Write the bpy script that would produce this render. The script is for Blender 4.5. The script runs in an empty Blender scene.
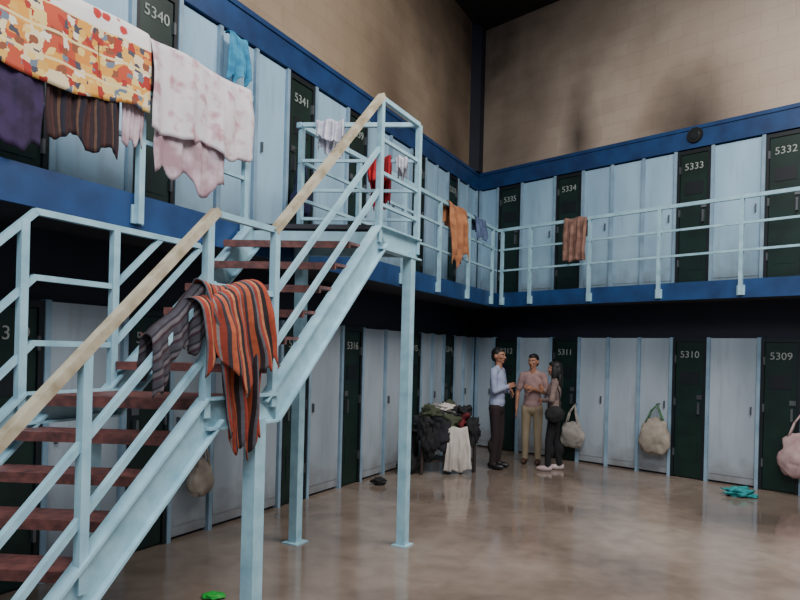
import bpy, bmesh, math, random
import numpy as np
from mathutils import Vector, Matrix, noise
random.seed(4)
C=(1.32,11.57)
Ld=(.4692,.8831); nL=(.8831,-.4692)
Bd=(.7126,-.7016); nB=(-.7016,-.7126)
ML=Matrix(((-Ld[0],nL[0],0,C[0]),(-Ld[1],nL[1],0,C[1]),(0,0,1,0),(0,0,0,1)))
MBk=Matrix(((Bd[0],-nB[0],0,C[0]),(Bd[1],-nB[1],0,C[1]),(0,0,1,0),(0,0,0,1)))
FR={'L':(ML,1.0),'B':(MBk,-1.0)}
ID=Matrix.Identity(4)
def lin(c):
    o=[]
    for v in c[:3]:
        v/=255.0
        o.append(v/12.92 if v<=.04045 else ((v+.055)/1.055)**2.4)
    return (o[0],o[1],o[2],1)
# ---------------------------------------------------------------- materials
class NT:
    def __init__(s,name):
        s.m=bpy.data.materials.new(name); s.m.use_nodes=True
        s.t=s.m.node_tree; s.b=s.t.nodes['Principled BSDF']
    def n(s,ty,**k):
        nd=s.t.nodes.new(ty)
        for a,b in k.items():
            if a in nd.inputs: nd.inputs[a].default_value=b
            else: setattr(nd,a,b)
        return nd
    def l(s,a,b): s.t.links.new(a,b)
    def ramp(s,src,stops,const=False):
        r=s.n('ShaderNodeValToRGB'); s.l(src,r.inputs[0])
        if const: r.color_ramp.interpolation='CONSTANT'
        e=r.color_ramp.elements
        while len(e)<len(stops): e.new(.5)
        for i,(p,c) in enumerate(stops):
            e[i].position=p; e[i].color=c
        return r.outputs[0]
    def mix(s,f,a,b,bt='MIX'):
        m=s.n('ShaderNodeMix',data_type='RGBA',blend_type=bt)
        for i,v in ((0,f),(6,a),(7,b)):
            if hasattr(v,'is_linked') or hasattr(v,'links'): s.l(v,m.inputs[i])
            else: m.inputs[i].default_value=v
        return m.outputs[2]
    def math(s,op,a,b=None,clamp=False):
        m=s.n('ShaderNodeMath',operation=op); m.use_clamp=clamp
        for i,v in ((0,a),(1,b)):
            if v is None: continue
            if hasattr(v,'links'): s.l(v,m.inputs[i])
            else: m.inputs[i].default_value=v
        return m.outputs[0]
W1=(1,1,1,1);K0=(0,0,0,1)
def M(name,c1,c2=None,rough=.6,metal=0,scale=3,bump=0.0,lo=.35,hi=.7,detail=5,stretch=None,coord='Object'):
    t=NT(name); c2=c2 or tuple(v*.8 for v in c1)
    tc=t.n('ShaderNodeTexCoord'); src=tc.outputs[coord]
    if stretch:
        mp=t.n('ShaderNodeMapping'); mp.inputs['Scale'].default_value=stretch; t.l(src,mp.inputs[0]); src=mp.outputs[0]
    ns=t.n('ShaderNodeTexNoise',Scale=scale,Detail=detail); t.l(src,ns.inputs['Vector'])
    col=t.ramp(ns.outputs['Fac'],[(lo,lin(c1)),(hi,lin(c2))])
    t.l(col,t.b.inputs['Base Color']); t.b.inputs['Roughness'].default_value=rough; t.b.inputs['Metallic'].default_value=metal
    if bump:
        bp=t.n('ShaderNodeBump',Strength=bump,Distance=.02); t.l(ns.outputs['Fac'],bp.inputs['Height']); t.l(bp.outputs[0],t.b.inputs['Normal'])
    return t.m
def panelmat(name,c1,c2,zb):
    t=NT(name); tc=t.n('ShaderNodeTexCoord'); mp=t.n('ShaderNodeMapping'); mp.inputs['Scale'].default_value=(1,1,.3); t.l(tc.outputs['Object'],mp.inputs[0])
    ns=t.n('ShaderNodeTexNoise',Scale=1.8,Detail=6); t.l(mp.outputs[0],ns.inputs['Vector'])
    col=t.ramp(ns.outputs['Fac'],[(.35,lin(c1)),(.7,lin(c2))])
    sp=t.n('ShaderNodeSeparateXYZ'); t.l(tc.outputs['Object'],sp.inputs[0])
    n2=t.n('ShaderNodeTexNoise',Scale=5,Detail=7); t.l(tc.outputs['Object'],n2.inputs['Vector'])
    h=t.math('ADD',t.math('SUBTRACT',sp.outputs[2],zb),t.math('MULTIPLY',t.math('SUBTRACT',n2.outputs['Fac'],.5),.7))
    g=t.ramp(h,[(0,(.6,.6,.6,1)),(.35,(.12,.12,.12,1)),(.8,K0)])
    col=t.mix(g,col,lin((96,80,68)))
    w=t.n('ShaderNodeTexNoise',Scale=14,Detail=8); mp2=t.n('ShaderNodeMapping'); mp2.inputs['Scale'].default_value=(1,1,.12); t.l(tc.outputs['Object'],mp2.inputs[0]); t.l(mp2.outputs[0],w.inputs['Vector'])
    s_=t.ramp(w.outputs['Fac'],[(.56,K0),(.75,(.3,.3,.3,1))])
    col=t.mix(s_,col,lin((120,124,126)))
    t.l(col,t.b.inputs['Base Color']); t.b.inputs['Roughness'].default_value=.42
    return t.m
m_lightU=panelmat('pale_blue_steel_upper',(166,200,220),(138,172,194),2.6)
m_lightD=panelmat('pale_blue_steel_lower',(174,186,196),(146,158,168),0)
m_lightframe=M('pale_blue_frame',(146,172,190),(116,144,164),rough=.45,scale=4)
m_green=M('dark_green_door_paint',(12,42,34),(8,28,25),rough=.4,scale=5)
m_greenf=M('dark_frame_paint',(12,22,26),(8,14,20),rough=.5)
m_blue=M('blue_beam_paint',(24,66,116),(18,46,88),rough=.45,scale=4,bump=.05)
m_navy=M('navy_wall_paint',(14,20,40),(9,13,28),rough=.6,scale=3)
m_rail=M('railing_light_blue_paint',(164,202,214),(128,168,184),rough=.4,scale=9,lo=.35,hi=.8)
m_soff=M('concrete_soffit',(52,54,62),(36,38,46),rough=.8)
m_wood=M('worn_handrail_paint',(190,180,156),(146,130,102),rough=.55,scale=9,lo=.4,hi=.7)
m_tread=M('rusty_tread_paint',(120,72,66),(70,44,44),rough=.5,scale=18,bump=.25)
m_treadb=M('tread_underside',(44,44,52),(26,28,34),rough=.7)
m_ceil=M('ceiling_dark',(26,20,18),(14,12,11),rough=.9)
m_black=M('black_rubber',(14,13,13),(8,8,8),rough=.8)
m_white=M('number_paint',(160,166,160),(134,140,134),rough=.6)
m_steel=M('dull_steel',(120,124,128),(90,92,96),rough=.4,metal=.7)

def brickmat(name,ca,cb,mortar,soot):
    t=NT(name); tc=t.n('ShaderNodeTexCoord'); sp=t.n('ShaderNodeSeparateXYZ'); t.l(tc.outputs['Object'],sp.inputs[0])
    cm=t.n('ShaderNodeCombineXYZ'); t.l(sp.outputs[0],cm.inputs[0]); t.l(sp.outputs[2],cm.inputs[1])
    br=t.n('ShaderNodeTexBrick',Scale=1.0); br.inputs['Brick Width'].default_value=.4; br.inputs['Row Height'].default_value=.2
    br.inputs['Mortar Size'].default_value=.004; br.inputs['Mortar Smooth'].default_value=1.0
    br.inputs['Color1'].default_value=lin(ca); br.inputs['Color2'].default_value=lin(cb); br.inputs['Mortar'].default_value=lin(mortar)
    t.l(cm.outputs[0],br.inputs['Vector'])
    ns=t.n('ShaderNodeTexNoise',Scale=.7,Detail=7); t.l(cm.outputs[0],ns.inputs['Vector'])
    g=t.ramp(ns.outputs['Fac'],[(.3,(.7,.66,.62,1)),(.7,(1,1,1,1))])
    col=t.mix(1.0,br.outputs['Color'],g,'MULTIPLY')
    nd=t.n('ShaderNodeTexNoise',Scale=1.3,Detail=6); t.l(cm.outputs[0],nd.inputs['Vector'])
    off=t.math('MULTIPLY',t.math('SUBTRACT',nd.outputs['Fac'],.5),.8)
    tot=None
    for (a,z,ra,rz,st) in soot:
        dx=t.math('DIVIDE',t.math('SUBTRACT',sp.outputs[0],a),ra)
        dz=t.math('DIVIDE',t.math('SUBTRACT',sp.outputs[2],z),rz)
        d=t.math('SQRT',t.math('ADD',t.math('MULTIPLY',dx,dx),t.math('MULTIPLY',dz,dz)))
        d=t.math('ADD',d,off)
        v=t.math('MULTIPLY',t.math('SUBTRACT',1.0,d,True),st)
        tot=v if tot is None else t.math('MAXIMUM',tot,v)
    col=t.mix(tot,col,lin((44,31,26)))
    t.l(col,t.b.inputs['Base Color']); t.b.inputs['Roughness'].default_value=.7
    bp=t.n('ShaderNodeBump',Strength=.2,Distance=.01); t.l(br.outputs['Fac'],bp.inputs['Height']); bp.invert=True; t.l(bp.outputs[0],t.b.inputs['Normal'])
    return t.m
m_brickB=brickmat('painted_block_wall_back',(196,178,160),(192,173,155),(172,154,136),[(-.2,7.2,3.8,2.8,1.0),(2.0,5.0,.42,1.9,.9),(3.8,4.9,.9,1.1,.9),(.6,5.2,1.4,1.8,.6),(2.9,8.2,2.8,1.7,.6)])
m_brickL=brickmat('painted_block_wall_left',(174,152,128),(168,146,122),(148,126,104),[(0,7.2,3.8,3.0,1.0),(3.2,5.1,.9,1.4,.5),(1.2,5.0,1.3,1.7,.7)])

t=NT('wet_polished_floor'); tc=t.n('ShaderNodeTexCoord')
n1=t.n('ShaderNodeTexNoise',Scale=.55,Detail=8,Distortion=.6); t.l(tc.outputs['Object'],n1.inputs['Vector'])
n2=t.n('ShaderNodeTexNoise',Scale=5,Detail=7,Distortion=.4); t.l(tc.outputs['Object'],n2.inputs['Vector'])
c=t.ramp(n1.outputs['Fac'],[(.3,lin((98,86,78))),(.5,lin((136,120,108))),(.7,lin((158,144,132)))])
c2=t.ramp(n2.outputs['Fac'],[(.3,(.78,.77,.76,1)),(.62,W1)])
t.l(t.mix(1.0,c,c2,'MULTIPLY'),t.b.inputs['Base Color'])
r=t.ramp(n1.outputs['Fac'],[(.38,(.07,.07,.07,1)),(.65,(.26,.26,.26,1))]); t.l(r,t.b.inputs['Roughness'])
t.b.inputs['IOR'].default_value=1.8
bp=t.n('ShaderNodeBump',Strength=.05,Distance=.02); t.l(n2.outputs['Fac'],bp.inputs['Height']); t.l(bp.outputs[0],t.b.inputs['Normal'])
m_floor=t.m
# ---------------------------------------------------------------- mesh builder
class MBd:
    def __init__(s): s.v=[];s.f=[];s.m=[];s.uv=None
    def poly(s,vs,fs,mi=0):
        b=len(s.v); s.v+= [tuple(p) for p in vs]
        for f in fs: s.f.append(tuple(b+i for i in f)); s.m.append(mi)
    def hexa(s,p,mi=0):
        s.poly(p,[(0,3,2,1),(4,5,6,7),(0,1,5,4),(1,2,6,5),(2,3,7,6),(3,0,4,7)],mi)
    def box(s,x0,x1,y0,y1,z0,z1,mi=0):
        s.hexa([(x0,y0,z0),(x1,y0,z0),(x1,y1,z0),(x0,y1,z0),(x0,y0,z1),(x1,y0,z1),(x1,y1,z1),(x0,y1,z1)],mi)
    def prism(s,q,z0,z1,mi=0):
        s.hexa([(a,b,z0) for a,b in q]+[(a,b,z1) for a,b in q],mi)
    def beam(s,p,q,w,h,mi=0,ext=0):
        p=Vector(p);q=Vector(q);d=(q-p).normalized(); p=p-d*ext;q=q+d*ext
        sd=d.cross(Vector((0,0,1)))
        if sd.length<.01: sd=Vector((1,0,0))
        sd.normalize(); up=sd.cross(d).normalized(); a=sd*w/2;b=up*h/2
        s.hexa([p-a-b,p+a-b,p+a+b,p-a+b,q-a-b,q+a-b,q+a+b,q-a+b],mi)
    def cyl(s,p,q,r0,r1,mi=0,seg=10):
        p=Vector(p);q=Vector(q);d=(q-p).normalized(); x=d.orthogonal().normalized(); y=d.cross(x)
        vs=[];n=seg
        for c,r in((p,r0),(q,r1)):
            for i in range(n):
                a=2*math.pi*i/n; vs.append(c+x*math.cos(a)*r+y*math.sin(a)*r)
        fs=[(i,(i+1)%n,n+(i+1)%n,n+i) for i in range(n)]+[tuple(range(n))[::-1],tuple(range(n,2*n))]
        s.poly(vs,fs,mi)
    def ell(s,c,r,mi=0,rot=None,seg=14,rings=9,fn=None):
        vs=[];c=Vector(c)
        for j in range(rings+1):
            th=math.pi*j/rings
            for i in range(seg):
                ph=2*math.pi*i/seg
                p=Vector((math.sin(th)*math.cos(ph),math.sin(th)*math.sin(ph),math.cos(th)))
                if fn: p=fn(p)
                p=Vector((p.x*r[0],p.y*r[1],p.z*r[2]))
                if rot: p=rot@p
                vs.append(c+p)
        fs=[]
        for j in range(rings):
            for i in range(seg):
                fs.append((j*seg+i,(j+1)*seg+i,(j+1)*seg+(i+1)%seg,j*seg+(i+1)%seg))
        s.poly(vs,fs,mi)
    def tube(s,pts,r,mi=0,seg=8):
        for a,b in zip(pts[:-1],pts[1:]): s.cyl(a,b,r,r,mi,seg)
        for a in pts[1:-1]: s.ell(a,(r,r,r),mi,seg=8,rings=5)
    def build(s,name,mats,mw=ID,parent=None,smooth=False,bevel=0):
        me=bpy.data.meshes.new(name); me.from_pydata(s.v,[],s.f)
        for m in mats: me.materials.append(m)
        me.polygons.foreach_set('material_index',s.m)
        if smooth: me.polygons.foreach_set('use_smooth',[True]*len(s.f))
        bm=bmesh.new(); bm.from_mesh(me); bmesh.ops.remove_doubles(bm,verts=bm.verts,dist=1e-6) if smooth else None
        bmesh.ops.recalc_face_normals(bm,faces=bm.faces); bm.to_mesh(me); bm.free()
        o=bpy.data.objects.new(name,me); bpy.context.collection.objects.link(o)
        if parent: o.parent=parent; o.matrix_parent_inverse=ID
        else: o.matrix_world=mw
        if bevel:
            b=o.modifiers.new('b','BEVEL'); b.width=bevel; b.segments=2; b.limit_method='ANGLE'
        return o
def empty(name,mw=ID):
    e=bpy.data.objects.new(name,None); bpy.context.collection.objects.link(e); e.matrix_world=mw; e.empty_display_size=.2; return e
def P(n,s): return (C[0]+nL[0]*n-Ld[0]*s, C[1]+nL[1]*n-Ld[1]*s)
def Q(n,t_): return (C[0]+nB[0]*n+Bd[0]*t_, C[1]+nB[1]*n+Bd[1]*t_)
ZT=2.635; ZB=2.41; ZB0=4.57; ZB1=4.87; ZC=7.45; SL=16.0; TB=9.5
# ---------------------------------------------------------------- room shell
e1=Q(0,TB); e0=P(0,SL)
b=MBd(); b.poly([(C[0],C[1],0),(e1[0],e1[1],0),(e1[0],-3,0),(e0[0],-3,0),(e0[0],e0[1],0)],[(0,1,2,3,4)]); 
b.build('floor',[m_floor])
b=MBd(); b.prism([(C[0]-.3,C[1]+.4),(e1[0]+.3,e1[1]+.2),(e1[0]+.3,1.5),(P(0,13)[0]-.3,1.5)],ZC,ZC+.15)
for k in range(4):
    y=2.2+k*1.7
    xl=C[0]-(C[1]-y)*Ld[0]/Ld[1]; xr=C[0]+(C[1]-y)*Bd[0]/-Bd[1]
    b.box(xl,min(xr,e1[0]),y,y+.14,ZC-.22,ZC)
b.build('ceiling',[m_ceil])
def wall(side,name,L,mb):
    M4,sg=FR[side]
    b=MBd()
    def bx(a0,a1,o0,o1,z0,z1,mi): 
        y0,y1=sorted((o0*sg,o1*sg)); b.box(a0,a1,y0,y1,z0,z1,mi)
    bx(0,L,-.2,0,0,ZB0,0); bx(0,L,-.2,0,ZB0,ZC,1)
    b.build('wall_'+name,[m_navy,mb],M4)
    b=MBd(); bx(.04,L,0,.07,ZB0,ZB1,0); bx(.04,L,.07,.085,ZB1-.05,ZB1,0); b.build('trim_'+('1' if side=='L' else '2'),[m_blue],M4)
wall('L','left',SL,m_brickL); wall('B','back',TB,m_brickB)
b=MBd(); b.prism([C,Q(0,.12),(Q(.22,.2)[0],Q(.22,.2)[1]),P(0,.42)],ZB1,ZC-.02); b.build('corner_column',[m_navy])
for side,name,L in(('L','left',SL),('B','back',TB)):
    M4,sg=FR[side]; b=MBd(); c1=1.025*.77/.764
    def q4(o0,o1):
        return [(c1*o0/.77,o0*sg),(L,o0*sg),(L,o1*sg),(c1*o1/.77,o1*sg)]
    b.prism(q4(.005,.74),ZB+.03,ZT-.02,1); b.prism(q4(.74,.77),ZB,ZT,0)
    b.build('balcony_slab_'+name,[m_blue,m_soff],M4)
dl=[(1.0,1.4),(2.25,2.7),(3.92,4.38),(5.05,5.53),(7.0,7.45),(8.1,8.57),(10.1,10.56),(11.2,11.66),(13.2,13.66)]
db=[(.52,1.0),(1.65,2.13),(3.58,4.06),(4.70,5.18),(6.6,7.08),(7.72,8.2)]
numsLu=['5337','5338','5339','5341','5340','5342','5343','5344','5345']
numsBu=['5335','5334','5333','5332','5331','5330']
numsLd=['5314','5315','5316','5317','5318','5319','5320','5321','5322']
numsBd=['5312','5311','5310','5309','5308','5307']
cnt=0
for side,doors,L,nu,nd in(('L',dl,SL,numsLu,numsLd),('B',db,TB,numsBu,numsBd)):
    M4,sg=FR[side]
    for lvl,(z0,z1,nums) in enumerate(((0.0,1.95,nd),(ZT,ZB0-.01,nu))):
        b=MBd()
        def bx(a0,a1,o0,o1,za,zb,mi): 
            y0,y1=sorted((o0*sg,o1*sg)); b.box(a0,a1,y0,y1,za,zb,mi)
        edges=[.12]+[x for d in doors for x in d]+[L-.1]
        for i in range(0,len(edges),2):
            a0,a1=edges[i],edges[i+1]
            if a1-a0<.1: continue
            k=max(1,round((a1-a0)/.5)); w=(a1-a0)/k
            for j in range(k):
                p0=a0+j*w;p1=p0+w
                bx(p0+.012,p1-.012,.0,.035,z0+.03,z1-.01,0)
                bx(p0+.045,p1-.045,.035,.042,z0+.12,z1-.1,0)
                bx(p0-.012,p0+.03,.0,.07,z0,z1,1)
                if j%2==0:
                    bx(p1-.10,p1-.085,.035,.07,z0+.95,z0+1.05,2)
            bx(a1-.03,a1+.012,.0,.07,z0,z1,1)
        b.build('wall_panels_%s_%s'%('left' if side=='L' else 'back','upper' if lvl else 'lower'),[m_lightU if lvl else m_lightD,m_lightframe,m_steel],M4)
        for (a0,a1),num in zip(doors,nums):
            cnt+=1; b=MBd(); nm='door_%d'%cnt
            a0+=.014;a1-=.014
            bx(a0,a1,.002,.03,z0+.005,z1-.01,1)
            bx(a0,a0+.04,.03,.06,z0+.005,z1-.01,1);bx(a1-.04,a1,.03,.06,z0+.005,z1-.01,1);bx(a0+.04,a1-.04,.03,.06,z1-.06,z1-.01,1)
            bx(a0+.045,a1-.045,.03,.045,z0+.02,z1-.065,0)
            bx(a0+.1,a1-.1,.045,.052,z0+1.3,z0+1.48,1)
            bx(a0+.1,a1-.1,.045,.05,z0+.25,z0+.6,0)
            for zz in(.3,1.0,1.6): bx(a0+.03,a0+.05,.045,.07,z0+zz,z0+zz+.1,2)
            bx(a1-.1,a1-.075,.045,.085,z0+.9,z0+1.06,2); bx(a1-.12,a1-.05,.045,.06,z0+1.1,z0+1.16,2)
            dob=b.build(nm,[m_green,m_greenf,m_steel],M4)
            cu=bpy.data.curves.new('number','FONT'); cu.body=num; cu.size=.13; cu.align_x='CENTER'; cu.extrude=.002
            tmp=bpy.data.objects.new('t',cu); bpy.context.collection.objects.link(tmp)
            bpy.context.view_layer.update()
            me=bpy.data.meshes.new_from_object(tmp.evaluated_get(bpy.context.evaluated_depsgraph_get()))
            bpy.data.objects.remove(tmp)
            me.materials.clear(); me.materials.append(m_white)
            o=bpy.data.objects.new('number_plate',me); bpy.context.collection.objects.link(o); o.parent=dob
            R=Matrix(((-sg,0,0,(a0+a1)/2),(0,0,sg,.05*sg),(0,1,0,z1-.28),(0,0,0,1)))
            if sg<0: R=Matrix(((1,0,0,(a0+a1)/2),(0,0,-1,-.05),(0,1,0,z1-.28),(0,0,0,1)))
            o.matrix_parent_inverse=ID; o.matrix_basis=R
b=MBd(); b.cyl((3.83,-.08,4.74),(3.83,-.1,4.74),.11,.10,0,20); b.cyl((3.83,-.1,4.74),(3.83,-.108,4.74),.07,.06,1,16)
b.build('burnt_vent',[m_black,m_greenf],MBk)
# ---------------------------------------------------------------- balcony railings
def railing(name,side,a0,a1,posts,ends=True):
    M4,sg=FR[side]; b=MBd(); o=.795*sg
    for z in(3.31,2.98): b.beam((a0,o,z),(a1,o,z),.028,.028)
    b.beam((a0,o,3.625),(a1,o,3.625),.045,.045,0,.02)
    for p in posts: b.box(p-.022,p+.022,min(o-.02,o+.022),max(o-.02,o+.022),2.44,3.61); b.box(p-.045,p+.045,min(.771*sg,.785*sg),max(.771*sg,.785*sg),2.44,2.56)
    return b.build(name,[m_rail],M4)
railing('balcony_railing','L',1.1,6.29,[1.29,2.29,3.29,4.29,5.29,6.26])
railing('balcony_railing','L',6.95,SL-.2,[6.98,7.97,8.97,9.97,10.97,11.97,12.97,13.97,14.97])
railing('balcony_railing','B',1.1,TB-.2,[1.16,1.68,2.67,3.67,4.67,5.67,6.67,7.67,8.67])
# ---------------------------------------------------------------- staircase
st=empty('metal_staircase',ML)
NN=1.755; NF=.84; KS=.449
def sh(s,n): return s+(NN-n)*KS
b=MBd()
def quad(s0,s1,n0=NF+.03,n1=NN-.03): return [(sh(s0,n0),n0),(sh(s1,n0),n0),(sh(s1,n1),n1),(sh(s0,n1),n1)]
for i in range(1,8):
    z=1.37-.18*i; s0=8.275+.18*(i-1)-.03; s1=8.275+.18*i+.01
    if z<.05: continue
    b.prism(quad(s0,s1),z-.02,z,0); b.prism(quad(s1-.02,s1),z-.05,z-.0205,0)
for i in range(1,7):
    z=1.37+.18*i; s0=7.77-.18*i-.02; s1=7.77-.18*(i-1)+.01
    b.prism(quad(s0,s1),z-.02,z,0); b.prism(quad(s1-.02,s1),z-.05,z-.0205,0)
b.prism(quad(7.76,8.285),1.35,1.37,0); b.prism(quad(8.265,8.285),1.31,1.3495,0)
b.build('treads',[m_tread,m_treadb],parent=st)
b=MBd(); b.prism([(sh(5.87,.78),.78),(sh(6.53,.78),.78),(sh(6.53,NN),NN),(sh(5.87,NN),NN)],2.6,2.635,0)
b.build('top_landing_plate',[m_treadb],parent=st)
b=MBd()
for n in(NN,NF):
    pts=[(9.7,-.06+.005),(8.285,1.355),(7.77,1.355),(6.51,2.60),(5.87,2.60)]
    pts=[(sh(s,n),n,z-.06) for s,z in pts]; pts[0]=(sh(9.56,n),n,.07)
    if n==NF: pts=pts[:4]
    for k,(p,q) in enumerate(zip(pts[:-1],pts[1:])):
        hh=.17 if k!=1 else .16
        b.beam(p,q,.012,hh,0,.04 if k<3 else .02)
        d=Vector(q)-Vector(p); d.normalize(); up=Vector((d.x,0,d.z)).cross(Vector((0,1,0)));
        if up.z<0: up=-up
        up.normalize()
        for e in(1,-1):
            o=up*(hh/2)*e; b.beam(Vector(p)+o,Vector(q)+o,.085,.014,0,.03)
b.beam((sh(5.87,NN),NN,2.55),(sh(5.87,.8),.8,2.55),.05,.15)
b.beam((sh(6.5,NN),NN,2.52),(sh(6.5,.8),.8,2.52),.05,.12)
b.build('stringers',[m_rail],parent=st)
b=MBd()
b.box(5.94,6.02,1.71,1.79,0,2.5); b.box(5.91,6.05,1.68,1.82,0,.012)
b.box(6.37,6.45,.90,.98,0,2.52); b.box(6.33,6.49,.86,1.02,0,.012)
b.box(7.865,7.955,NN-.045,NN+.045,0,1.24); b.box(7.83,8.0,NN-.085,NN+.085,0,.012)
b.box(8.27,8.35,NF-.04,NF+.04,0,1.24)
b.build('support_posts',[m_rail],parent=st)
b=MBd()
def nr(s,z,n=NN): return (sh(s,n),n,z)
for off,w,mi in((0,.055,1),(-.39,.032,0),(-.72,.032,0)):
    h=.042 if off==0 else .032
    b.beam(nr(9.6,2.37-(9.6-8.275)+off),nr(8.275,2.37+off),w,h,mi,.02)
    b.beam(nr(8.275,2.37+off),nr(7.77,2.37+off),.036,.034,0,.015)
    b.beam(nr(7.77,2.37+off),nr(6.53,3.63+off),w,h,mi,.02)
for s in(9.5,9.026,8.32,7.77,6.53,5.87):
    if s>8.275: z1=2.37-(s-8.275); z0=z1-1.05
    elif s>=7.77: z1=2.37;z0=1.3
    else: z1=3.62; z0=2.5
    b.box(s-.022,s+.022,NN-.018,NN+.026,z0,z1)
for z in(3.625,3.31,3.05,2.8): 
    w=.036 if z>3.6 else .026
    b.beam(nr(6.53,z),nr(5.87,z),w,w)
    b.beam(nr(5.87,z),(sh(5.87,.83),.83,z),w,w)
b.build('near_railing',[m_rail,m_wood],parent=st)
b=MBd(); n=NF+.0
b.beam(nr(9.6,1.05,n),nr(8.275,2.37,n),.04,.036,0); b.beam(nr(8.275,2.37,n),(7.5,n,2.37),.04,.036,0,.01)
for off in(-.36,-.72):
    b.beam(nr(9.6,1.05+off,n),nr(8.275,2.37+off,n),.032,.032); b.beam(nr(8.275,2.37+off,n),nr(7.77,2.37+off,n),.032,.032,0,.01)
    b.beam(nr(7.77,2.37+off,n),nr(7.77+off,2.37,n),.032,.032)
for s in(9.2,8.34,7.77):
    z1=2.37-max(0,s-8.275); b.box(sh(s,n)-.022,sh(s,n)+.022,n-.02,n+.024,z1-1.05,z1)
b.build('far_railing',[m_rail],parent=st)
# ---------------------------------------------------------------- cloth
def drape(name,side,a0,a1,off,ztop,df,dbk,mat,r=.035,amp=.02,freq=22,taper=0,seed=0,ragged=.08,slope=0,nu=48,nv=36,M4=None,lean=0,parent=None):
    MM,sg=FR[side]
    me=bpy.data.meshes.new(name); vs=[];fs=[];uvs=[]
    W=a1-a0;mid=(a0+a1)/2; tot=df+dbk
    for j in range(nv+1):
        for i in range(nu+1):
            u=i/nu; rg=1+ragged*(noise.noise(Vector((u*4,seed,1.3)))*1.6+.5*noise.noise(Vector((u*11,seed,3))))
            t_=-dbk+tot*j/nv
            t_*=rg
            d=abs(t_); s_=1 if t_>0 else -1; q=r*math.pi/2
            if d<q: o=math.sin(d/r)*r*s_; z=ztop-r+math.cos(d/r)*r
            else: o=r*s_; z=ztop-r-(d-q)
            k=min(1,d/.25)
            f=amp*k*(math.sin(u*freq+seed+1.5*noise.noise(Vector((u*3,d*2,seed))))+.5*math.sin(u*freq*2.3+seed*2+d*3))
            o+=abs(amp)*1.0*k*s_+f
            dd=d/max(df,.01)
            a=mid+(u-.5)*W*(1-taper*min(1.2,dd))+lean*dd+.02*noise.noise(Vector((u*5,d*5,seed+9)))*k
            z+=slope*(a-mid)+.012*math.sin(u*freq*.5+seed)*(1-k*.3)
            vs.append((a,(off+o)*sg,z)); uvs.append((u*W,t_))
    for j in range(nv):
        for i in range(nu):
            q0=j*(nu+1)+i; fs.append((q0,q0+1,q0+nu+2,q0+nu+1))
    me.from_pydata(vs,[],fs); uvl=me.uv_layers.new(name='UVMap')
    for lp in me.loops: uvl.data[lp.index].uv=uvs[lp.vertex_index]
    me.polygons.foreach_set('use_smooth',[True]*len(fs)); me.materials.append(mat)
    o=bpy.data.objects.new(name,me); bpy.context.collection.objects.link(o)
    if parent: o.parent=parent; o.matrix_parent_inverse=ID
    else: o.matrix_world=M4 or MM
    s=o.modifiers.new('s','SOLIDIFY'); s.thickness=.006; s.offset=0
    return o
def cl(name,c1,c2=None,scale=8,lo=.4,hi=.6): return M(name,c1,c2,rough=.9,scale=scale,lo=lo,hi=hi,coord='UV',bump=.1)
t=NT('cartoon_print_cotton'); tc=t.n('ShaderNodeTexCoord'); sp=t.n('ShaderNodeSeparateXYZ'); t.l(tc.outputs['UV'],sp.inputs[0])
nz=t.n('ShaderNodeTexNoise',Scale=14,Detail=3); t.l(tc.outputs['UV'],nz.inputs['Vector'])
vadd=t.n('ShaderNodeMix',data_type='VECTOR'); vadd.inputs[0].default_value=.04; t.l(tc.outputs['UV'],vadd.inputs[4]); t.l(nz.outputs['Color'],vadd.inputs[5])
vo=t.n('ShaderNodeTexVoronoi',Scale=9.0); t.l(vadd.outputs[1],vo.inputs['Vector'])
red=t.ramp(vo.outputs['Distance'],[(0.0,lin((90,50,60))),(.12,lin((184,50,46))),(.28,lin((190,60,54))),(.33,lin((228,222,218))),(1,lin((232,228,224)))])
def palette(scale,seedoff,cols,randn=1.0):
    v=t.n('ShaderNodeTexVoronoi',Scale=scale); v.distance='CHEBYCHEV'; v.inputs['Randomness'].default_value=randn
    mp=t.n('ShaderNodeMapping'); mp.inputs['Location'].default_value=(seedoff,seedoff,0); t.l(vadd.outputs[1],mp.inputs[0]); t.l(mp.outputs[0],v.inputs['Vector'])
    sc=t.n('ShaderNodeSeparateColor'); t.l(v.outputs['Color'],sc.inputs[0])
    return t.ramp(sc.outputs[0],[(i/len(cols),lin(c)) for i,c in enumerate(cols)],True),v.outputs['Distance'],sc.outputs[1]
pa,da,_=palette(11,3,[(222,156,66),(214,138,60),(230,196,124),(190,80,54),(226,166,80),(230,208,166)],.4)
pb,dbb,ga=palette(26,7,[(74,74,84),(170,54,44),(232,222,200),(222,168,84),(110,122,136),(140,80,56),(232,196,116)],.7)
mk=t.ramp(ga,[(0,K0),(.5,W1)],True)
org=t.mix(mk,pa,pb)
stp=t.math('FRACT',t.math('MULTIPLY',sp.outputs[1],6.5))
sm=t.ramp(stp,[(0,W1),(.1,K0)],True)
org=t.mix(sm,org,lin((232,206,150)))
fac=t.ramp(sp.outputs[1],[(0,K0),(.16,K0),(.165,W1),(1,W1)])
t.l(t.mix(fac,red,org),t.b.inputs['Base Color']); t.b.inputs['Roughness'].default_value=.9
m_sheet1=t.m
m_sheet2=cl('pink_white_sheet',(216,206,210),(186,142,150),scale=9,lo=.5,hi=.66)
m_pink=cl('pale_pink_cloth',(198,178,184),(160,128,136),scale=6)
m_purple=cl('purple_cloth',(56,38,74),(36,24,48))
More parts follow.
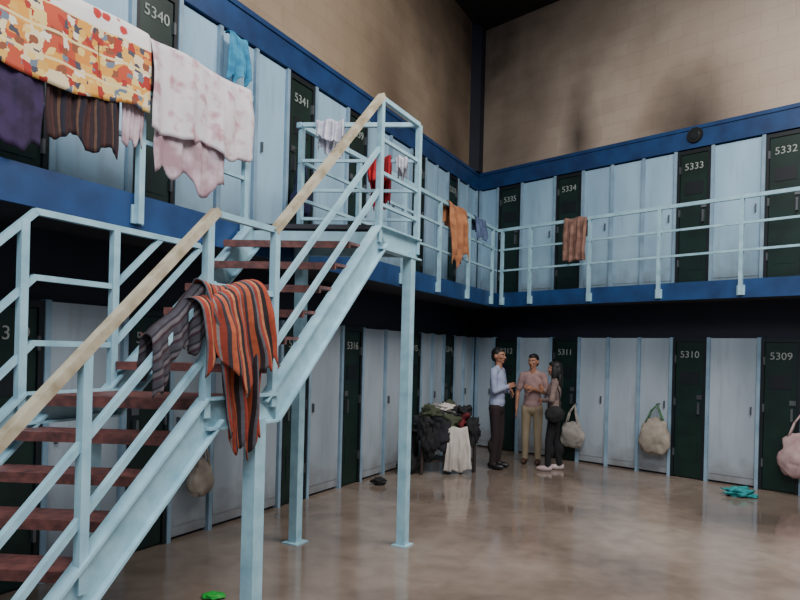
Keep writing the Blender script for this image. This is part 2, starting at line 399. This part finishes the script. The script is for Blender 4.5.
def stripes(name,cols,scale,axis=0,wob=.02):
    t=NT(name); tc=t.n('ShaderNodeTexCoord'); sp=t.n('ShaderNodeSeparateXYZ'); t.l(tc.outputs['UV'],sp.inputs[0])
    v=t.math('FRACT',t.math('MULTIPLY',sp.outputs[axis],scale))
    c=t.ramp(v,[(p,lin(q)) for p,q in cols],True)
    nn=t.n('ShaderNodeTexNoise',Scale=30,Detail=5); t.l(tc.outputs['UV'],nn.inputs['Vector'])
    g=t.ramp(nn.outputs['Fac'],[(.3,(.65,.65,.65,1)),(.7,W1)])
    t.l(t.mix(1.0,c,g,'MULTIPLY'),t.b.inputs['Base Color']); t.b.inputs['Roughness'].default_value=.9
    return t.m
m_brst=stripes('brown_striped_cloth',[(0,(60,34,34)),(.3,(34,30,44)),(.5,(104,74,56)),(.6,(50,30,34)),(.85,(80,46,40))],9)
m_shawl=stripes('red_striped_shawl',[(0,(168,70,44)),(.16,(38,28,32)),(.26,(190,120,84)),(.34,(150,54,38)),(.48,(96,96,102)),(.55,(44,32,36)),(.64,(184,92,58)),(.76,(60,52,58)),(.83,(154,60,42)),(.94,(140,130,126))],5.5)
m_plaid=stripes('grey_plaid_cloth',[(0,(70,66,74)),(.4,(40,36,46)),(.55,(100,92,96)),(.8,(56,36,44))],12,1)
m_orange=cl('orange_towel',(176,116,76),(140,88,58)); m_tan=cl('brown_towel',(140,104,90),(104,74,64))
m_redc=cl('red_cloth',(190,24,36),(140,16,26)); m_wht=cl('white_cloth',(214,212,220),(178,176,190)); m_sky=cl('sky_blue_cloth',(70,154,188),(40,116,154))
m_bluecl=cl('grey_blue_cloth',(90,106,136),(60,76,110))
drape('printed_bed_sheet','L',7.97,10.2,.795,3.67,.60,.35,m_sheet1,r=.05,amp=.016,freq=26,seed=1,nu=90,ragged=.1)
drape('pink_bed_sheet','L',6.99,7.96,.795,3.672,.62,.4,m_sheet2,r=.05,amp=.022,freq=18,seed=2,nu=70,ragged=.12)
drape('purple_shirt','L',8.66,9.4,.795,3.655,.98,.2,m_purple,r=.03,amp=.008,freq=30,seed=3,nu=50)
drape('striped_blanket','L',8.16,8.64,.795,3.655,.84,.3,m_brst,r=.03,amp=.009,freq=30,seed=4,nu=50,ragged=.05)
drape('white_vest','L',7.98,8.14,.795,3.655,.74,.3,m_pink,r=.03,amp=.006,freq=30,seed=24,nu=30,ragged=.05)
drape('pale_pink_towel','L',7.24,7.9,.795,3.655,.88,.3,m_pink,r=.03,amp=.01,freq=22,seed=5,nu=50,ragged=.1)
drape('orange_towel','L',2.5,3.1,.795,3.66,.78,.3,m_orange,r=.04,amp=.035,freq=16,seed=6,ragged=.25,taper=.1)
drape('grey_blue_shirt','L',1.75,2.15,.795,3.66,.32,.2,m_bluecl,r=.04,amp=.02,freq=16,seed=7,ragged=.2)
drape('brown_towel','B',2.28,2.64,.795,3.66,.66,.3,m_tan,r=.04,amp=.015,freq=20,seed=8,ragged=.05)
pa=Vector((sh(5.87,.83),.83,0));pb=Vector((5.87,NN,0)); d=(pb-pa); Lr=d.length; d.normalize()
ME=ML@Matrix(((d.x,-d.y,0,pa.x),(d.y,d.x,0,pa.y),(0,0,1,0),(0,0,0,1)))
drape('white_shirt','L',.12,.36,0,3.665,.3,.2,m_wht,M4=ME,seed=9,amp=.02,ragged=.2)
drape('red_shirt','L',.58,.78,0,3.35,.42,.25,m_redc,M4=ME,seed=10,amp=.03,ragged=.2,taper=.1)
drape('white_rag','L',.82,.93,0,3.35,.2,.15,m_wht,M4=ME,seed=11,amp=.015,ragged=.2,taper=.3)
sb=empty('striped_shawl',ML)
drape('main_fold','L',7.94,8.40,NN,2.00,.92,.42,m_shawl,r=.04,amp=.028,freq=15,seed=12,ragged=.14,taper=.5,lean=-.10,nu=70,nv=50,parent=sb)
drape('upper_fold','L',8.0,8.46,NN+.02,1.97,.48,.3,m_shawl,r=.07,amp=.028,freq=12,seed=13,ragged=.35,taper=-.12,lean=-.08,nu=60,nv=40,parent=sb,slope=-.3)
drape('inner_fold','L',8.36,8.68,NN-.03,1.84,.30,.25,m_plaid,r=.04,amp=.02,freq=14,seed=14,ragged=.3,slope=-.9,parent=sb)
drape('sky_blue_jacket','L',6.3,6.52,.14,4.5,.42,.03,m_sky,r=.03,amp=.02,freq=14,seed=15,taper=-.35,ragged=.2)
# ---------------------------------------------------------------- bags
def bag(name,side,a,w,z0,z1,zh,mat,dep=.09,off0=.09,mat2=None):
    MM,sg=FR[side]; b=MBd(); h=(z1-z0)/2; c=(a,sg*(off0+dep+.01),(z0+z1)/2)
    def fn(p):
        q=Vector((math.copysign(abs(p.x)**.6,p.x),p.y,math.copysign(abs(p.z)**.7,p.z)))
        k=1-.22*max(0,q.z)+.05*math.sin(q.x*9+q.z*4)
        q.x*=k; q.y*=(1-.35*max(0,q.z))*(1+.2*noise.noise(q*3+Vector((a,0,0))))
        q+=.16*noise.noise_vector(q*2.2+Vector((a,2,0)))
        return q
    b.ell(c,(w/2,dep,h),0,seg=36,rings=24,fn=fn)
    y=c[1]
    for dy in(-.03,.03):
        b.tube([(a-w*.28,y+dy,z1-.06),(a-w*.14,y+dy*.6,(z1+zh)/2),(a,sg*(off0+.03),zh),(a+w*.14,y+dy*.6,(z1+zh)/2),(a+w*.28,y+dy,z1-.06)],.011,1)
    b.cyl((a,sg*.04,zh+.005),(a,sg*(off0+.06),zh+.005),.008,.008,2)
    return b.build(name,[mat,mat2 or mat,m_steel],MM,smooth=True)
def gm(n,a,b_): return M(n,a,b_,rough=.85,scale=6,bump=.4)
m_bagw=gm('bag_grey_white',(166,158,150),(120,112,106)); m_bagg=gm('bag_beige',(164,154,140),(116,104,94)); m_grn=gm('green_strap',(80,120,86),(60,90,66)); m_nvy=gm('bag_navy',(22,28,66),(14,18,44)); m_bagp=gm('bag_pink',(190,164,162),(150,112,112))
bag('hanging_bag','B',2.13,.38,.24,.64,.9,m_bagw)
bag('hanging_bag','B',3.42,.44,.3,.8,1.0,m_bagg,mat2=m_grn)
bag('hanging_bag','B',5.20,.44,.24,.78,1.02,m_bagp)
bag('hanging_bag','L',5.42,.26,3.02,3.42,3.75,m_nvy,dep=.07)
bag('hanging_bag','L',6.75,.26,.36,.68,.95,m_bagg,dep=.07)
def lump(b,c,r,mi,seed,amp=.35,fr=2.0,floor=None):
    def fn(p):
        q=p*(1+amp*noise.noise(p*fr+Vector((seed,0,0)))+amp*.5*noise.noise(p*fr*3+Vector((0,seed,0))))
        return q
    b.ell(c,r,mi,seg=30,rings=20,fn=fn)
m_teal=M('teal_cloth',(40,150,150),(20,110,116),rough=.9,scale=20); m_gplast=M('green_plastic',(50,190,70),(30,150,50),rough=.4)
b=MBd(); lump(b,(4.15,7.78,.05),(.17,.11,.055),0,3,amp=.7); lump(b,(4.27,7.72,.02),(.08,.07,.03),0,5); b.build('teal_floor_cloth',[m_teal],smooth=True)
b=MBd(); lump(b,(-1.19,4.22,.015),(.07,.05,.018),0,7); b.build('green_wrapper',[m_gplast],smooth=True)
tb=(.64,8.98)
RT=Matrix.Translation((tb[0],tb[1],0))@Matrix.Rotation(math.radians(20),4,'Z')
m_tab=M('table_dark_wood',(58,44,38),(36,28,26),rough=.6)
b=MBd()
b.box(-.45,.42,-.25,.25,.56,.6)
for x in(-.41,.38):
    for y in(-.21,.21): b.box(x-.02,x+.02,y-.02,y+.02,0,.56)
b.box(-.41,.38,-.22,-.2,.48,.56); b.box(-.41,.38,.2,.22,.48,.56); b.box(-.41,.38,-.2,.2,.16,.18)
b.build('low_table',[m_tab],RT,bevel=.004)
mats=[M('pile_charcoal',(44,44,50),(24,24,30),rough=.9),M('pile_olive',(78,84,62),(50,54,40),rough=.9),M('pile_red',(120,36,40),(90,26,32),rough=.9),M('pile_grey',(130,128,128),(90,90,92),rough=.9),M('pile_white',(206,198,190),(166,156,148),rough=.9),M('pile_black',(24,24,28),(14,14,16),rough=.8)]
b=MBd()
for i,(x,y,z,rx,ry,rz,mi) in enumerate([(-.22,0,.7,.2,.18,.12,0),(.02,-.05,.69,.2,.18,.12,1),(.25,0,.7,.15,.18,.13,2),(-.06,.03,.82,.19,.15,.11,3),(.15,.02,.81,.15,.14,.1,0),(-.24,-.06,.82,.13,.13,.1,1),(-.02,-.08,.9,.11,.1,.06,4),(.27,-.05,.83,.12,.12,.08,5),(-.38,-.2,.58,.08,.09,.18,5),(-.14,-.27,.52,.12,.05,.18,0),(.34,-.25,.58,.09,.06,.18,5),(-.33,-.26,.42,.1,.06,.2,5),(.1,.04,.92,.08,.09,.06,1)]):
    lump(b,(x,y,z),(rx,ry,rz),mi,i*3.1,amp=.7,fr=2.1)
b.build('clothes_pile',mats,RT,smooth=True)
drape('hanging_white_cloth','L',-.02,.26,-.28,.64,.6,.1,mats[4],r=.02,amp=.02,freq=15,seed=21,taper=-.5,ragged=.05,M4=RT@Matrix.Rotation(math.pi,4,'Z')@Matrix.Translation((-.2,.56,0)))
b=MBd(); lump(b,(.14,8.66,.14),(.13,.12,.15),0,9,amp=.35); b.tube([(.05,8.66,.22),(.09,8.66,.4),(.18,8.66,.4),(.22,8.66,.22)],.01,0); b.build('black_duffel_bag',[mats[5]],smooth=True)
b=MBd(); lump(b,(P(.35,3.95)[0],P(.35,3.95)[1],.045),(.09,.06,.05),0,11); b.build('dark_shoe_pile',[mats[5]],smooth=True)
# ---------------------------------------------------------------- people
def fuse(b,prims,name,mats,labels,vox,parent,smooth_it=4):
    me=bpy.data.meshes.new('tmp'); me.from_pydata(b.v,[],b.f)
    bm=bmesh.new(); bm.from_mesh(me); bmesh.ops.remove_doubles(bm,verts=bm.verts,dist=1e-5); bmesh.ops.recalc_face_normals(bm,faces=bm.faces); bm.to_mesh(me); bm.free()
    o=bpy.data.objects.new('tmp',me); bpy.context.collection.objects.link(o)
    r=o.modifiers.new('r','REMESH'); r.mode='VOXEL'; r.voxel_size=vox
    s=o.modifiers.new('s','SMOOTH'); s.iterations=smooth_it; s.factor=.5
    bpy.context.view_layer.update()
    m2=bpy.data.meshes.new_from_object(o.evaluated_get(bpy.context.evaluated_depsgraph_get()))
    bpy.data.objects.remove(o)
    m2.materials.clear()
    for m in mats: m2.materials.append(m)
    n=len(m2.polygons); cen=np.zeros(n*3); m2.polygons.foreach_get('center',cen); cen=cen.reshape(-1,3)
    best=np.full(n,1e9); lab=np.zeros(n,int)
    for pr in prims:
        if pr[0]=='c':
            a=np.array(pr[1]);bb=np.array(pr[2]); ab=bb-a; h=np.clip(((cen-a)@ab)/(ab@ab),0,1)
            d=np.linalg.norm(cen-a-h[:,None]*ab,axis=1)-(pr[3]+(pr[4]-pr[3])*h)
        else:
            a=np.array(pr[1]);rr=np.array(pr[2]); d=(np.linalg.norm((cen-a)/rr,axis=1)-1)*rr.min()
        l=labels[pr[5]]; k=d<best; best[k]=d[k]; lab[k]=l
    m2.polygons.foreach_set('material_index',lab.tolist()); m2.polygons.foreach_set('use_smooth',[True]*n)
    m2.name=name; ob=bpy.data.objects.new(name,m2); bpy.context.collection.objects.link(ob); ob.parent=parent; ob.matrix_parent_inverse=ID
    return ob
class Prim:
    def __init__(s): s.b=MBd(); s.p=[]
    def cap(s,a,b,r0,r1,l):
        s.b.cyl(a,b,r0,r1,0,16); s.b.ell(a,(r0,)*3,0,seg=16,rings=10); s.b.ell(b,(r1,)*3,0,seg=16,rings=10); s.p.append(('c',tuple(a),tuple(b),r0,r1,l))
    def el(s,c,r,l): s.b.ell(c,r,0,seg=24,rings=16); s.p.append(('e',tuple(c),tuple(r),0,0,l))
def hand(b,w,d,nrm,side,curl=.5,mi=0):
    w=Vector(w);d=Vector(d).normalized();nr_=Vector(nrm); nr_=(nr_-d*nr_.dot(d)).normalized(); x=d.cross(nr_)*side
    R=Matrix((x,nr_,d)).transposed()
    b.ell(w+d*.045,(.04,.016,.055),mi,rot=R,seg=14,rings=10)
    for i,(o,l) in enumerate(((.028,.07),(.010,.08),(-.009,.075),(-.027,.058))):
        p=w+d*.082+x*o; dd=d.copy(); seg=[.45,.32,.23]; r=.0095
        for k in range(3):
            q=p+dd*l*seg[k]*1.0; b.cyl(p,q,r,r*.9,mi,8); b.ell(q,(r*.92,)*3,mi,seg=8,rings=6); p=q; r*=.9
            dd=(dd+nr_*math.tan(curl*.75)).normalized()
    p=w+d*.025+x*.03; dd=(d*.6+x*.8+nr_*.3).normalized(); r=.011
    for k,l in enumerate((.035,.028)):
        q=p+dd*l; b.cyl(p,q,r,r*.9,mi,8); b.ell(q,(r*.92,)*3,mi,seg=8,rings=6); p=q; dd=(dd+d*.7).normalized(); r*=.9
m_skin=M('skin_tone',(164,116,92),(148,100,78),rough=.55,scale=10); m_hair=M('black_hair',(18,14,14),(10,8,8),rough=.6,scale=40)
m_eye=M('eye_white',(220,215,208),rough=.3); m_iris=M('eye_dark',(30,20,16),rough=.2); m_lip=M('lips',(130,70,62),rough=.5)
def human(name,loc,rot,h,shirt,pants,shoes,ELR,WRR,ELL,WRL,hairstyle='short',headturn=0,long_sleeve=False,sh_w=.17,slim=1.0,feet=.1,hd=(None,None),stride=0):
    S=h/1.74
    e=empty(name,Matrix.Translation((loc[0],loc[1],0))@Matrix.Rotation(math.radians(rot),4,'Z')@Matrix.Scale(S,4))
    p=Prim()
    p.el((0,.0,1.25),(.165*slim,.112,.2),'s'); p.el((0,.005,1.06),(.145*slim,.105,.17),'s'); p.el((0,.01,.96),(.158*slim,.115,.1),'s')
    p.cap((-sh_w+.02,.01,1.405),(sh_w-.02,.01,1.405),.062,.062,'s'); p.cap((-.06,.005,1.44),(.06,.005,1.44),.05,.05,'s')
    p.el((0,.012,.87),(.155*slim,.11,.1),'p')
    p.cap((0,.0,1.44),(0,-.012,1.55),.052,.05,'k')
    for sx,yo in((-1,stride),(1,-stride)):
        hip=(sx*.085,.01,.88);kn=(sx*(feet*.95),-.015+yo*.5,.49);an=(sx*feet,.02+yo,.1)
        p.cap(hip,kn,.087,.064,'p'); p.cap(kn,an,.064,.05,'p'); p.el((sx*(feet*.97),.03+yo*.8,.33),(.062,.068,.12),'p')
        p.el((sx*feet*1.08,-.035+yo,.045),(.046,.13,.045),'f'); p.el((sx*feet,.035+yo,.06),(.042,.06,.055),'f')
    for sx,el,wr in((-1,ELR,WRR),(1,ELL,WRL)):
        shd=Vector((sx*sh_w,.01,1.4)); el=Vector(el);wr=Vector(wr)
        if long_sleeve:
            p.cap(shd,el,.056,.046,'s'); p.cap(el,wr,.045,.033,'s')
        else:
            m=shd.lerp(el,.72); p.cap(shd,m,.06,.056,'s'); p.cap(m,el,.042,.038,'k'); p.cap(el,wr,.038,.026,'k')
        p.cap(wr-(wr-el).normalized()*.02,wr+(wr-el).normalized()*.02,.026,.024,'k')
    fuse(p.b,p.p,'body',[shirt,pants,m_skin,shoes],{'s':0,'p':1,'k':2,'f':3},.011,e,3)
    b=MBd()
    for sx,el,wr,hdir in((-1,ELR,WRR,hd[0]),(1,ELL,WRL,hd[1])):
        el=Vector(el);wr=Vector(wr); d=(wr-el).normalized()
        nrm=Vector((-sx*.9,.1,-.1)) if abs(d.z)>.75 else Vector((0,.9,-.3))
        hand(b,wr+d*.01,d,nrm,sx,.45)
    b.build('hands',[m_skin],parent=e,smooth=True)
    p=Prim(); hz=1.625
    p.el((0,0,hz+.02),(.074,.092,.098),'k'); p.el((0,-.022,hz-.045),(.056,.066,.066),'k'); p.el((0,-.068,hz-.085),(.024,.02,.018),'k')
    p.cap((0,-.088,hz+.012),(0,-.108,hz-.024),.009,.014,'k'); p.el((0,-.08,hz+.03),(.052,.02,.012),'k')
    p.el((0,-.09,hz-.055),(.025,.012,.012),'k')
    for sx in(-1,1): p.el((sx*.076,.008,hz-.005),(.012,.022,.032),'k'); p.el((sx*.04,-.066,hz-.02),(.022,.022,.02),'k'); p.el((sx*.016,-.096,hz-.026),(.009,.01,.008),'k')
    if hairstyle=='short':
        p.el((0,.018,hz+.045),(.081,.094,.088),'h'); p.el((0,-.03,hz+.085),(.062,.062,.04),'h'); p.el((0,.05,hz-.01),(.072,.062,.075),'h')
    else:
        p.el((0,.02,hz+.045),(.085,.1,.088),'h'); p.el((0,-.028,hz+.085),(.062,.064,.04),'h'); p.el((0,.06,hz-.03),(.085,.07,.13),'h'); p.el((0,.085,hz-.16),(.085,.05,.16),'h')
        for sx in(-1,1): p.el((sx*.07,.0,hz-.06),(.026,.05,.12),'h')
    hb=empty('head',ID); hb.parent=e; hb.matrix_parent_inverse=ID
    hb.matrix_basis=Matrix.Rotation(math.radians(headturn),4,'Z')
    fuse(p.b,p.p,'head_surface',[m_skin,m_hair],{'k':0,'h':1},.0055,hb,2)
    b=MBd()
    for sx in(-1,1):
        b.ell((sx*.031,-.079,hz+.004),(.014,.008,.008),0); b.ell((sx*.031,-.0855,hz+.004),(.006,.004,.007),1)
        b.ell((sx*.032,-.0905,hz+.028),(.02,.008,.005),3)
    b.ell((0,-.0985,hz-.053),(.023,.007,.005),2); b.ell((0,-.0975,hz-.061),(.019,.007,.005),2)
    b.build('face_features',[m_eye,m_iris,m_lip,m_hair],parent=hb,smooth=True)
    return e
m_sh1=M('pale_blue_shirt',(160,168,192),(132,140,168),rough=.85,scale=9,bump=.2); m_pt1=M('dark_trousers',(40,24,28),(28,16,20),rough=.85)
m_sh2=M('dusty_pink_tshirt',(158,128,124),(130,102,100),rough=.9,scale=9,bump=.2); m_pt2=M('khaki_trousers',(158,142,116),(130,114,90),rough=.9)
m_sh3=M('taupe_blouse',(140,118,110),(108,90,86),rough=.9,scale=9,bump=.2); m_pt3=M('black_trousers',(22,20,24),(14,12,16),rough=.9)
m_shoeb=M('black_shoes',(22,20,20),rough=.4); m_shoew=M('white_trainers',(190,172,172),(160,134,134),rough=.6); m_sandal=M('brown_sandals',(90,60,48),rough=.7)
human('standing_man',(1.43,9.27),62,1.74,m_sh1,m_pt1,m_shoeb,(-.225,-.03,1.13),(-.03,-.15,1.19),(.225,-.03,1.13),(.03,-.175,1.12),headturn=-10,long_sleeve=True)
human('standing_youth',(2.03,9.72),-20,1.66,m_sh2,m_pt2,m_sandal,(-.24,.02,1.13),(-.24,-.06,.89),(.225,-.03,1.13),(.04,-.16,1.2),headturn=-15,slim=.93,sh_w=.16)
w=human('standing_woman',(2.23,9.2),-105,1.56,m_sh3,m_pt3,m_shoew,(-.2,-.03,1.14),(-.04,-.16,1.28),(.2,-.03,1.14),(.04,-.16,1.12),hairstyle='long',slim=.95,sh_w=.15,stride=.09,long_sleeve=True)
b=MBd(); lump(b,(.23,.02,.92),(.06,.15,.13),0,4,amp=.15); b.tube([(.22,-.08,1.0),(.2,-.05,1.25),(.14,.0,1.47),(.2,.09,1.25),(.22,.1,1.0)],.01,0)
b.build('shoulder_bag',[mats[5]],parent=w,smooth=True)
# ---------------------------------------------------------------- lights
def area(name,loc,size,energy,col,rot=(0,0,0),sy=None):
    l=bpy.data.lights.new(name,'AREA'); l.energy=energy; l.color=col; l.size=size
    if sy: l.shape='RECTANGLE'; l.size_y=sy
    o=bpy.data.objects.new(name,l); bpy.context.collection.objects.link(o); o.location=loc; o.rotation_euler=rot; return o
area('skylight_lamp',(3.4,3.8,7.15),4.5,620,(1,.96,.92),(0,0,0),3.2)
area('skylight_lamp',(-.3,-1.2,6.6),5.0,520,(.88,.94,1.0),(math.radians(30),0,0),3)
wd=bpy.data.worlds.new('hall_daylight'); bpy.context.scene.world=wd; wd.use_nodes=True
bg=wd.node_tree.nodes['Background']; bg.inputs[0].default_value=(.78,.86,1,1); bg.inputs[1].default_value=.22
# ---------------------------------------------------------------- camera
cam=bpy.data.cameras.new('camera'); cam.lens=28.8; cam.sensor_width=36; cam.shift_y=.065
co=bpy.data.objects.new('camera',cam); bpy.context.collection.objects.link(co)
rho=.0245; cr,sr=math.cos(rho),math.sin(rho)
co.matrix_world=Matrix(((cr,-sr,0,0),(0,0,-1,0),(sr,cr,0,1.65),(0,0,0,1)))
bpy.context.scene.camera=co
